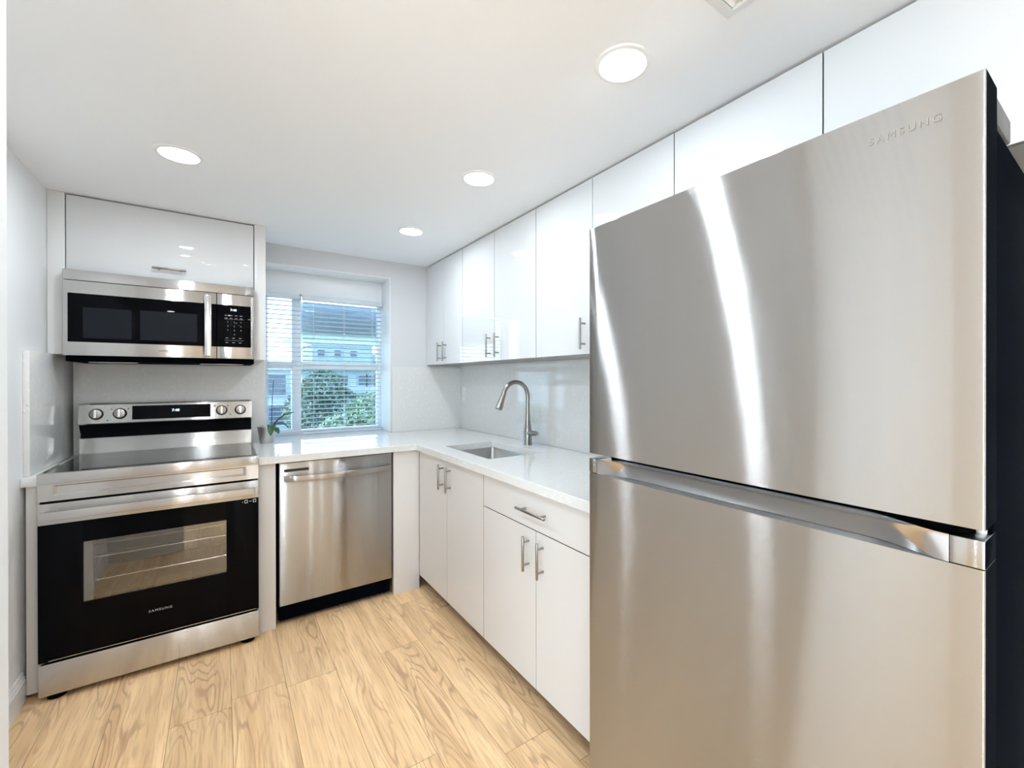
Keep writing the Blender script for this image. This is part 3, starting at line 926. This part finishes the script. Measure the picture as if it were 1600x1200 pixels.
# backguard: riser, black recess, control panel
bm = extrude_profile(bmesh.new(), [(3.190, 0.903), (3.200, 0.936), (3.200, 1.008), (3.29, 1.008), (3.29, 0.903)], 'x', SX_0 + 0.0035, SX_1 - 0.0005)
obj('backguard', bm, 'steel', t)
obj('vent_recess', B(SX_0 + 0.0045, SX_1 - 0.001, 3.222, 3.29, 1.0085, 1.0800), 'black', t)
prof = [(3.185, 1.080), (3.178, 1.086), (3.192, 1.183), (3.198, 1.190), (3.29, 1.190), (3.29, 1.080)]
cp = obj('control_panel', extrude_profile(bmesh.new(), prof, 'x', SX_0 + 0.0035, SX_1), 'steel', t)
# rounded ends dropping below the panel
for xa, xb in ((SX_0 + 0.0028, SX_0 + 0.0062),):
    pr = [(3.178, 1.090), (3.200, 1.189), (3.29, 1.189), (3.29, 1.025), (3.225, 1.025), (3.205, 1.040), (3.188, 1.062)]
    obj('end_cheek', extrude_profile(bmesh.new(), pr, 'x', xa, xb), 'steel', cp)
sl = (3.192 - 3.178) / (1.183 - 1.086)
PY = lambda z: 3.178 + sl * (z - 1.086)
nrm = Vector((0, -1, sl)).normalized(); upv = Vector((0, sl, 1)).normalized()
def panel_quad(x0, x1, z0, z1, off, name, m, parent):
    bm = bmesh.new()
    a = [Vector((x, PY(z), z)) for x, z in ((x0, z0), (x1, z0), (x1, z1), (x0, z1))]
    f0 = [bm.verts.new(p + nrm * off) for p in a]; f1 = [bm.verts.new(p - nrm * 0.003) for p in a]
    bm.faces.new(f0); bm.faces.new(f1[::-1])
    for k in range(4):
        bm.faces.new((f0[k], f1[k], f1[(k + 1) % 4], f0[(k + 1) % 4]))
    bmesh.ops.recalc_face_normals(bm, faces=bm.faces[:])
    return obj(name, bm, m, parent)
ds = panel_quad(-0.400, -0.056, 1.099, 1.173, 0.0008, 'display', 'blackglass', cp)
p_ = Vector((-0.216, PY(1.143), 1.143)) + nrm * 0.0012
text('clock_digits', '7:40', 0.020, 'led', ds, p_, (1, 0, 0), upv, thick=0.0002, bold=0.0002)
KN = [-0.541, -0.449, -0.003, 0.090]
first = None
for x in KN:
    z = 1.1340
    c = Vector((x, PY(z), z))
    if first is None:
        bm = bmesh.new()
        cyl(bm, c + nrm * 0.0003, c + nrm * 0.004, 0.0285, 0.0275, seg=40)
        k1 = obj('knob', bm, 'black', cp)
        bm = bmesh.new()
        cyl(bm, c + nrm * 0.0042, c + nrm * 0.020, 0.0245, 0.0225, seg=40, bev=0.002)
        obj('knob_face', bm, 'nickel', k1)
        bm = bmesh.new()
        q = [Vector((sx * 0.0062, 0, sz * 0.0215)) for sx, sz in ((-1, -1), (1, -1), (1, 1), (-1, 1))]
        lo = [bm.verts.new(c + Vector((a.x, 0, 0)) + upv * a.z + nrm * 0.0202) for a in q]
        hi = [bm.verts.new(c + Vector((a.x * 0.75, 0, 0)) + upv * a.z * 0.95 + nrm * 0.029) for a in q]
        bm.faces.new(hi)
        for k in range(4):
            bm.faces.new((lo[k], lo[(k + 1) % 4], hi[(k + 1) % 4], hi[k]))
        bmesh.ops.recalc_face_normals(bm, faces=bm.faces[:])
        obj('knob_grip', bm, 'chrome', k1)
        first = (k1, x)
    else:
        n_ = copy_tree(first[0], cp)
        n_.location.x = first[0].location.x + (x - first[1])
for x, z in ((-0.483, 1.158), (-0.416, 1.158), (-0.497, 1.100), (-0.036, 1.160), (0.028, 1.160), (0.040, 1.108)):
    c = Vector((x, PY(z), z))
    obj('burner_mark', cyl(bmesh.new(), c - nrm * 0.0002, c + nrm * 0.0004, 0.0035, seg=12), 'logo_d', cp)
for xx in (SX_0 + 0.045, SX_1 - 0.045):
    for yy in (YS + 0.045, 3.22):
        bm = bmesh.new(); cyl(bm, (xx, yy, 0.0005), (xx, yy, 0.0275), 0.030, 0.030, seg=20)
        obj('foot', bm, 'black', t)
obj('base_recess', B(SX_0 + 0.02, SX_1 - 0.02, YS + 0.05, YS + 0.06, 0.008, 0.0275), 'black', t)

# ------------------------------------------------------------------ microwave
YM = 2.919
MX0, MX1, MZ0, MZ1 = -0.6085, 0.1515, 1.4310, 1.8350
t = thing('microwave', 'stainless steel over-the-range microwave with a black window, under the flap cabinet', 'microwave', (-0.2285, 3.1, MZ0))
obj('case', B(MX0 + 0.002, MX1 - 0.002, YM + 0.041, 3.314, 1.4040, MZ1, 0.002), 'dark', t)['label'] = 'dark case'
obj('vent_strip', B(MX0, MX1, YM + 0.001, YM + 0.040, 1.7870, MZ1, 0.002), 'steel', t)
md_ = obj('door', B(MX0, -0.0245, YM, YM + 0.040, MZ0, 1.7845, 0.002), 'steel', t)
obj('window', B(-0.5915, -0.0250, YM - 0.0012, YM + 0.001, 1.4950, 1.7250, 0.0005), 'blackglass', md_)
obj('window_reflection', B(-0.5400, -0.3680, YM - 0.0016, YM - 0.0013, 1.5150, 1.6600), 'mesh', md_)  # two paler panels, a reflection painted on the black window
obj('window_reflection', B(-0.3360, -0.1080, YM - 0.0016, YM - 0.0013, 1.5150, 1.6630), 'mesh', md_)
text('logo', 'SAMSUNG', 0.0125, 'logo_d', md_, (-0.232, YM - 0.0006, 1.4630), (1, 0, 0), (0, 0, 1), space=1.15)
bm = bmesh.new()
box(bm, -0.0760, -0.0460, YM - 0.040, YM - 0.026, 1.4400, 1.7660, 0.004, seg=3)
for zz in (1.456, 1.750):
    box(bm, -0.0700, -0.0520, YM - 0.027, YM + 0.0005, zz - 0.012, zz + 0.012, 0.002)
obj('handle', bm, 'chrome', md_)
pn = obj('control_panel', B(-0.0222, MX1, YM, YM + 0.040, MZ0, 1.7845, 0.002), 'steel', t)
kp = obj('keypad', B(-0.0215, 0.1330, YM - 0.0012, YM + 0.001, 1.4950, 1.7250, 0.0005), 'blackglass', pn)
text('clock_digits', '7:40', 0.0165, 'led', kp, (0.052, YM - 0.0016, 1.6985), (1, 0, 0), (0, 0, 1), thick=0.0001, bold=0.0001)
for r, row in enumerate(('123', '456', '789', ' 0 ')):
    for c_, ch in enumerate(row):
        if ch != ' ':
            text('key_digit', ch, 0.0095, 'legend', kp, (0.026 + 0.030 * c_, YM - 0.0016, 1.632 - 0.0225 * r), (1, 0, 0), (0, 0, 1), thick=0.0001)
for r, (z, n_) in enumerate(((1.667, 4), (1.652, 4), (1.5430, 3), (1.5180, 3))):
    for i in range(n_):
        x = 0.012 + (0.023 if n_ == 4 else 0.030) * i + (0.004 if n_ == 3 else 0)
        obj('key_legend', B(x, x + 0.012, YM - 0.0016, YM - 0.0011, z, z + 0.0022), 'legend', kp)
for z in (1.6470, 1.5310):
    obj('key_rule', B(0.010, 0.100, YM - 0.0014, YM - 0.0011, z, z + 0.0006), 'legend', kp)
for xa, xb in ((-0.54, -0.36), (-0.10, 0.10)):
    obj('grease_filter', B(xa, xb, YM + 0.10, YM + 0.17, 1.4015, 1.4050, 0.001), 'chrome', t)

# ------------------------------------------------------------------ sink and tap
t = thing('kitchen_sink', 'rectangular stainless steel undermount sink set into the worktop', 'sink', (1.27, 2.19, 0.69))
bm = bmesh.new()
def rrect(x0, x1, y0, y1, r, z, n=6):
    out = []
    for cx, cy, a0 in ((x1 - r, y1 - r, 0), (x0 + r, y1 - r, 90), (x0 + r, y0 + r, 180), (x1 - r, y0 + r, 270)):
        for i in range(n + 1):
            a = math.radians(a0 + 90 * i / n)
            out.append(bm.verts.new((cx + r * math.cos(a), cy + r * math.sin(a), z)))
    return out
e = 0.004
L_ = [rrect(SX0 - .02, SX1 + .02, SY0 - .02, SY1 + .02, .03, ZCB - 0.001), rrect(SX0 - e, SX1 + e, SY0 - e, SY1 + e, .022, ZCB - 0.001),
      rrect(SX0 - e + .002, SX1 + e - .002, SY0 - e + .002, SY1 + e - .002, .022, ZCB - 0.006),
      rrect(SX0 + .003, SX1 - .003, SY0 + .003, SY1 - .003, .030, 0.715), rrect(SX0 + .010, SX1 - .010, SY0 + .010, SY1 - .010, .034, 0.702),
      rrect(SX0 + .03, SX1 - .03, SY0 + .03, SY1 - .03, .04, 0.699)]
for a, b in zip(L_, L_[1:]):
    for k in range(len(a)):
        bm.faces.new((a[k], a[(k + 1) % len(a)], b[(k + 1) % len(a)], b[k]))
bm.faces.new(L_[-1])
bmesh.ops.recalc_face_normals(bm, faces=bm.faces[:])
o = obj('basin', bm, 'sink', t, smooth=50)
so = o.modifiers.new('sheet', 'SOLIDIFY'); so.thickness = 0.0012; so.offset = -1
obj('drain', lathe(bmesh.new(), [(0.045, 0.0), (0.045, 0.003), (0.034, 0.003), (0.030, -0.001), (0, -0.001)], (1.30, 2.19, 0.7002), 40), 'chrome', t)

FX, FY = 1.535, 2.205
t = thing('kitchen_tap', 'tall brushed nickel gooseneck tap with a pull-down spray head behind the sink', 'tap', (FX, FY, ZCT))
bm = lathe(bmesh.new(), [(0, 0), (0.0265, 0), (0.0265, 0.004), (0.0245, 0.008), (0.0245, 0.095), (0.0225, 0.105), (0.0165, 0.150), (0.0140, 0.198), (0, 0.198)], (FX, FY, ZCT + 0.0005), 40)
obj('body', bm, 'nickel', t)
pts = []; rad = []
zt = 1.2125; R = 0.0865
for i in range(6):
    pts.append((FX, FY, 1.105 + (zt - 1.105) * i / 5)); rad.append(0.0128)
for i in range(1, 21):
    a = math.radians(162 * i / 20)
    pts.append((FX - R + R * math.cos(a), FY, zt + R * math.sin(a))); rad.append(0.0128)
obj('spout', tube(bmesh.new(), pts, rad, 24), 'nickel', t)
last = Vector(pts[-1]); dr_ = (Vector(pts[-1]) - Vector(pts[-2])).normalized()
p = [last + dr_ * d_ for d_ in (0.001, 0.006, 0.030, 0.085, 0.104, 0.108)]
obj('spray_head', tube(bmesh.new(), p, [0.0128, 0.0148, 0.0155, 0.0205, 0.0215, 0.0190], 24), 'nickel', t)
bm = bmesh.new()
zl = 0.989
tube(bm, [(FX, FY + 0.026, zl), (FX, FY + 0.024, zl), (FX, FY - 0.045, zl), (FX, FY - 0.075, zl + 0.001), (FX, FY - 0.094, zl + 0.002), (FX, FY - 0.100, zl + 0.002)], [0.015, 0.0170, 0.0170, 0.0150, 0.0120, 0.008], 24)
obj('lever', bm, 'nickel', t)

# ------------------------------------------------------------------ outlet, plant
t = thing('wall_outlet', 'white double socket plate on the quartz splashback near the corner', 'outlet', (XSP, 3.232, 1.138))
obj('plate', B(XSP - 0.006, XSP - 0.0003, 3.196, 3.268, 1.140, 1.256, 0.002), 'plastic', t)
bm = bmesh.new()
box(bm, XSP - 0.0075, XSP - 0.0055, 3.215, 3.249, 1.165, 1.231, 0.001)
sk = obj('socket', bm, 'plastic', t)
for zz in (1.182, 1.214):
    for yy in (3.226, 3.238):
        obj('socket_slot', B(XSP - 0.0079, XSP - 0.0070, yy - 0.001, yy + 0.001, zz - 0.004, zz + 0.004), 'slot', sk)

PX, PYY = 0.232, 3.235
t = thing('potted_orchid', 'small silver pot with dark green orchid leaves and a bare stem by the window', 'potted plant', (PX, PYY, ZCT))
bm = lathe(bmesh.new(), [(0, 0.0), (0.038, 0.0), (0.039, 0.003), (0.052, 0.098), (0.054, 0.100), (0.054, 0.104), (0.051, 0.104), (0.047, 0.080), (0, 0.080)], (PX, PYY, ZCT + 0.0005), 40)
obj('pot', bm, 'pot', t)
obj('soil', lathe(bmesh.new(), [(0, 0.012), (0.025, 0.010), (0.0465, 0.0)], (PX, PYY, ZCT + 0.0812), 24), 'soil', t)
def leaf(p0, p1, p2, wd, fold):
    bm = bmesh.new(); n = 12; rows = []
    p0, p1, p2 = map(Vector, (p0, p1, p2))
    for i in range(n + 1):
        u = i / n
        c = p0 * (1 - u) ** 2 + p1 * 2 * u * (1 - u) + p2 * u * u
        d = ((p1 - p0) * (1 - u) + (p2 - p1) * u).normalized()
        s = d.cross(Vector((0, 0, 1)))
        s = s.normalized() if s.length > 1e-3 else Vector((1, 0, 0))
        ww = wd * (math.sin(math.pi * (0.08 + 0.90 * u)) ** 0.7)
        upn = s.cross(d).normalized()
        rows.append([bm.verts.new(c + s * ww * q + upn * fold * abs(q) * ww) for q in (-1, -0.5, 0, 0.5, 1)])
    for a, b in zip(rows, rows[1:]):
        for k in range(4):
            bm.faces.new((a[k], a[k + 1], b[k + 1], b[k]))
    return bm
z0 = ZCT + 0.094
base = Vector((PX + 0.026, PYY - 0.012, z0))
LV = [((0.05, 0.0, 0.085), (0.125, -0.02, 0.095), 0.017, 0.5),
      ((0.05, -0.01, 0.055), (0.090, -0.03, -0.005), 0.015, 0.5),
      ((0.00, -0.035, 0.050), (-0.012, -0.070, -0.040), 0.024, 0.4),
      ((0.015, -0.05, 0.01), (0.030, -0.085, -0.030), 0.020, 0.3)]
for a, b, wd, fo in LV:
    o = obj('leaf', leaf(base, base + Vector(a), base + Vector(b), wd, fo), 'leaf', t, smooth=60)
    so = o.modifiers.new('thick', 'SOLIDIFY'); so.thickness = 0.0016
bm = tube(bmesh.new(), [base + Vector((0, 0, -0.008)), base + Vector((0.000, 0, 0.10)), base + Vector((0.004, 0, 0.20)), base + Vector((0.010, 0, 0.305))], [0.0024, 0.0022, 0.0020, 0.0016], 8)
obj('stem', bm, 'stem', t)

# ------------------------------------------------------------------ ceiling lights and vent
def make_light():
    t = thing('ceiling_light', 'x', 'ceiling light', (0, 0, ZC), 'recessed ceiling lights')
    obj('trim_ring', lathe(bmesh.new(), [(0.060, 0), (0.061, -0.0035), (0.066, -0.006), (0.076, -0.0045), (0.079, 0), (0.060, 0)], (0, 0, ZC - 0.0003), 64), 'plastic', t)
    obj('lens', lathe(bmesh.new(), [(0, -0.0022), (0.045, -0.0022), (0.0595, -0.0012), (0.0597, -0.0004), (0, -0.0004)], (0, 0, ZC), 48), 'lens', t)
    ld = bpy.data.lights.new('lamp', 'AREA'); ld.shape = 'DISK'; ld.size = 0.115; ld.energy = LAMP_W; ld.color = LAMP_COL
    lo = bpy.data.objects.new('lamp', ld); COL.objects.link(lo); lo.parent = t; lo.location = (0, 0, -0.0045)
    return t
spots = [(-0.138, 2.222, 'bright recessed ceiling light on the left, in front of the microwave cabinet'),
         (0.936, 1.722, 'middle one of the recessed lights along the right wall cabinets'),
         (0.933, 2.571, 'smallest, farthest recessed ceiling light, close to the window wall'),
         (0.932, 0.866, 'largest, nearest recessed ceiling light, above the fridge front'),
         (-0.138, 1.222, 'recessed ceiling light just above the photo, mirrored in the fridge door'),
         (0.30, -0.60, 'added unseen fill light over the doorway behind the camera'),  # from here on: unseen lamps added behind the camera as fill
         (-1.20, 0.10, 'added unseen fill light in the adjoining room, nearest the left wall end'),
         (-2.40, 0.10, 'added unseen fill light in the far left of the adjoining room'),
         (-0.90, -1.70, 'added unseen fill light near the rear wall, middle'),
         (-2.20, -1.70, 'added unseen fill light in the rear left corner'),
         (0.70, -1.90, 'added unseen fill light near the rear wall, right')]
proto = make_light()
for i, (x, y, lb) in enumerate(spots):
    o = proto if i == 0 else copy_tree(proto)
    o.location = (x, y, ZC); o['label'] = lb
    if x > 0.9:
        for ch in o.children:
            if ch.type == 'LIGHT':
                ch.data = ch.data.copy(); ch.data.energy = LAMP_W_RIGHT * (1.5 if y > 2.5 else 0.85)

VX0, VX1, VY0, VY1 = 0.73, 1.030, 0.305, 0.608
t = thing('ceiling_vent', 'white square air register in the ceiling at the top edge of the photo', 'vent', ((VX0 + VX1) / 2, (VY0 + VY1) / 2, ZC))
bm = bmesh.new()
A = [(VX0, VY0), (VX1, VY0), (VX1, VY1), (VX0, VY1)]
def ins(d, z): return [bm.verts.new((x + (d if x == VX0 else -d), y + (d if y == VY0 else -d), z)) for x, y in A]
R0, R1, R2, R3 = ins(0, ZC - 0.0005), ins(0.002, ZC - 0.003), ins(0.030, ZC - 0.014), ins(0.032, ZC - 0.0005)
for a, b in ((R0, R1), (R1, R2), (R2, R3)):
    for k in range(4):
        bm.faces.new((a[k], a[(k + 1) % 4], b[(k + 1) % 4], b[k]))
bmesh.ops.recalc_face_normals(bm, faces=bm.faces[:])
obj('frame', bm, 'plastic', t, smooth=10)
obj('backing', B(VX0 + 0.034, VX1 - 0.034, VY0 + 0.034, VY1 - 0.034, ZC - 0.0012, ZC - 0.0004), 'slot', t)
bm = bmesh.new()
for i in range(10):
    y = VY0 + 0.045 + i * 0.0235
    pr = [(y, ZC - 0.002), (y + 0.0012, ZC - 0.002), (y + 0.0132, ZC - 0.012), (y + 0.012, ZC - 0.012)]
    extrude_profile(bm, pr, 'x', VX0 + 0.034, VX1 - 0.034)
obj('louvres', bm, 'plastic', t)

# ------------------------------------------------------------------ outside the window
struct('ground', B(-60, 90, 3.8, 140, -5.3, -5.0), 'lawn')
o = struct('trim_1', B(0.47, 3.4, 3.70, 4.75, 1.672, 1.90, 0.01), 'concrete')   # floor slab of the balcony above
def building(label, x0, x1, y, yd, z1, fac, roof, cols, rows, ww, wh, fascia=0.3, over=0.4):
    t = thing('apartment_building', label, 'building', ((x0 + x1) / 2, y, -5))
    wl = obj('walls', B(x0, x1, y, y + yd, -4.999, z1 - fascia), fac, t)
    obj('roof', B(x0 - over, x1 + over, y - over, y + yd + over, z1 - fascia + 0.001, z1), roof, t)
    for z in rows:
        for x in cols:
            w_ = obj('window', B(x - ww / 2 - 0.05, x + ww / 2 + 0.05, y - 0.05, y + 0.02, z - 0.05, z + wh + 0.05), 'facade', t)
            obj('pane', B(x - ww / 2, x + ww / 2, y - 0.07, y - 0.0505, z, z + wh), 'pane', w_)
    return t
building('long pale apartment block with rows of dark windows, seen through the right blind', 3.0, 9.0, 22, 8, 2.05, 'facade', 'roofm',
         [3.6, 4.15, 4.7, 5.55, 5.95, 6.35, 7.2, 7.8], [1.05, 0.22, -1.7], 0.36, 0.45)
building('tall white apartment block seen through the left blind above the plant', -1.5, 1.60, 14, 8, 1.72, 'facade', 'facade',
         [1.20, 0.3], [0.9, 0.05, -0.95, -2.0], 0.5, 0.55, 0.15, 0.12)
building('distant blue-grey block on the skyline, right of the window mullion', 9.5, 17.0, 62, 10, 6.2, 'facade_b', 'facade_b', [10.5, 12.5, 14.5], [4.3], 0.8, 0.9, 0.4, 0.1)
building('lower distant blue-grey block at the right end of the skyline', 17.6, 21.5, 66, 10, 5.0, 'facade_b', 'facade_b', [18.6, 20.4], [3.2], 0.8, 0.9, 0.4, 0.1)

def tree(name, label, cat, cx, cy, z0, blobs, n, ls, lm, trunk=True, group='trees and shrubs outside the window'):
    t = thing(name, label, cat, (cx, cy, z0), group)
    rr = random.Random(int(cx * 100) + n)
    V = []; F = []
    for _ in range(n):
        bx, by, bz, br = rr.choice(blobs)
        while True:
            d = Vector((rr.uniform(-1, 1), rr.uniform(-1, 1), rr.uniform(-1, 1)))
            if 0.2 < d.length < 1: break
        d = d.normalized() * (d.length ** 0.4)
        c = Vector((cx + bx, cy + by, bz)) + d * br
        a = Vector((rr.gauss(0, 1), rr.gauss(0, 1), rr.gauss(0, 1))).normalized()
        b = a.cross(Vector((rr.gauss(0, 1), rr.gauss(0, 1), rr.gauss(0, 1)))).normalized()
        s = ls * rr.uniform(0.6, 1.3); i = len(V)
        V += [c - a * s, c + b * s * 0.45, c + a * s, c - b * s * 0.45]; F.append((i, i + 1, i + 2, i + 3))
    me = bpy.data.meshes.new('foliage'); me.from_pydata(V, [], F)
    me.transform(Matrix.Translation((-cx, -cy, -z0)))
    me.materials.append(MT[lm])
    o = bpy.data.objects.new('foliage', me); COL.objects.link(o); o.parent = t
    if trunk:
        top = max(b[2] for b in blobs)
        bm = bmesh.new()
        tube(bm, [(cx, cy, z0), (cx + 0.1, cy, z0 + (top - z0) * 0.5), (cx, cy, top)], [0.16, 0.11, 0.05], 10)
        for bx, by, bz, br in blobs:
            tube(bm, [(cx + 0.05, cy, z0 + (bz - z0) * 0.6), (cx + bx, cy + by, bz)], [0.06, 0.02], 6)
        obj('trunk', bm, 'bark', t)
    return t
tree('tree', 'dark green tree in the middle of the window, rising before the long apartment block', 'tree', 2.20, 12.6, -5,
     [(0, 0, 1.02, 0.58), (-0.38, 0.1, 0.50, 0.58), (0.38, 0, 0.50, 0.60), (0, 0, -0.18, 0.80)], 6500, 0.062, 'tree')
tree('tree', 'lighter green tree at the lower right of the window', 'tree', 2.70, 10.0, -5,
     [(0.0, 0, 0.45, 0.56), (-0.56, 0, -0.05, 0.62), (0.48, 0, 0.02, 0.70)], 6500, 0.062, 'tree2')
tree('shrub', 'low green shrub at the foot of the window view, left of the lighter tree', 'shrub', 1.62, 7.6, -5,
     [(0.16, 0, -0.35, 0.50), (-0.20, 0, -0.52, 0.38), (0.62, 0, -0.50, 0.45)], 4500, 0.05, 'tree2')
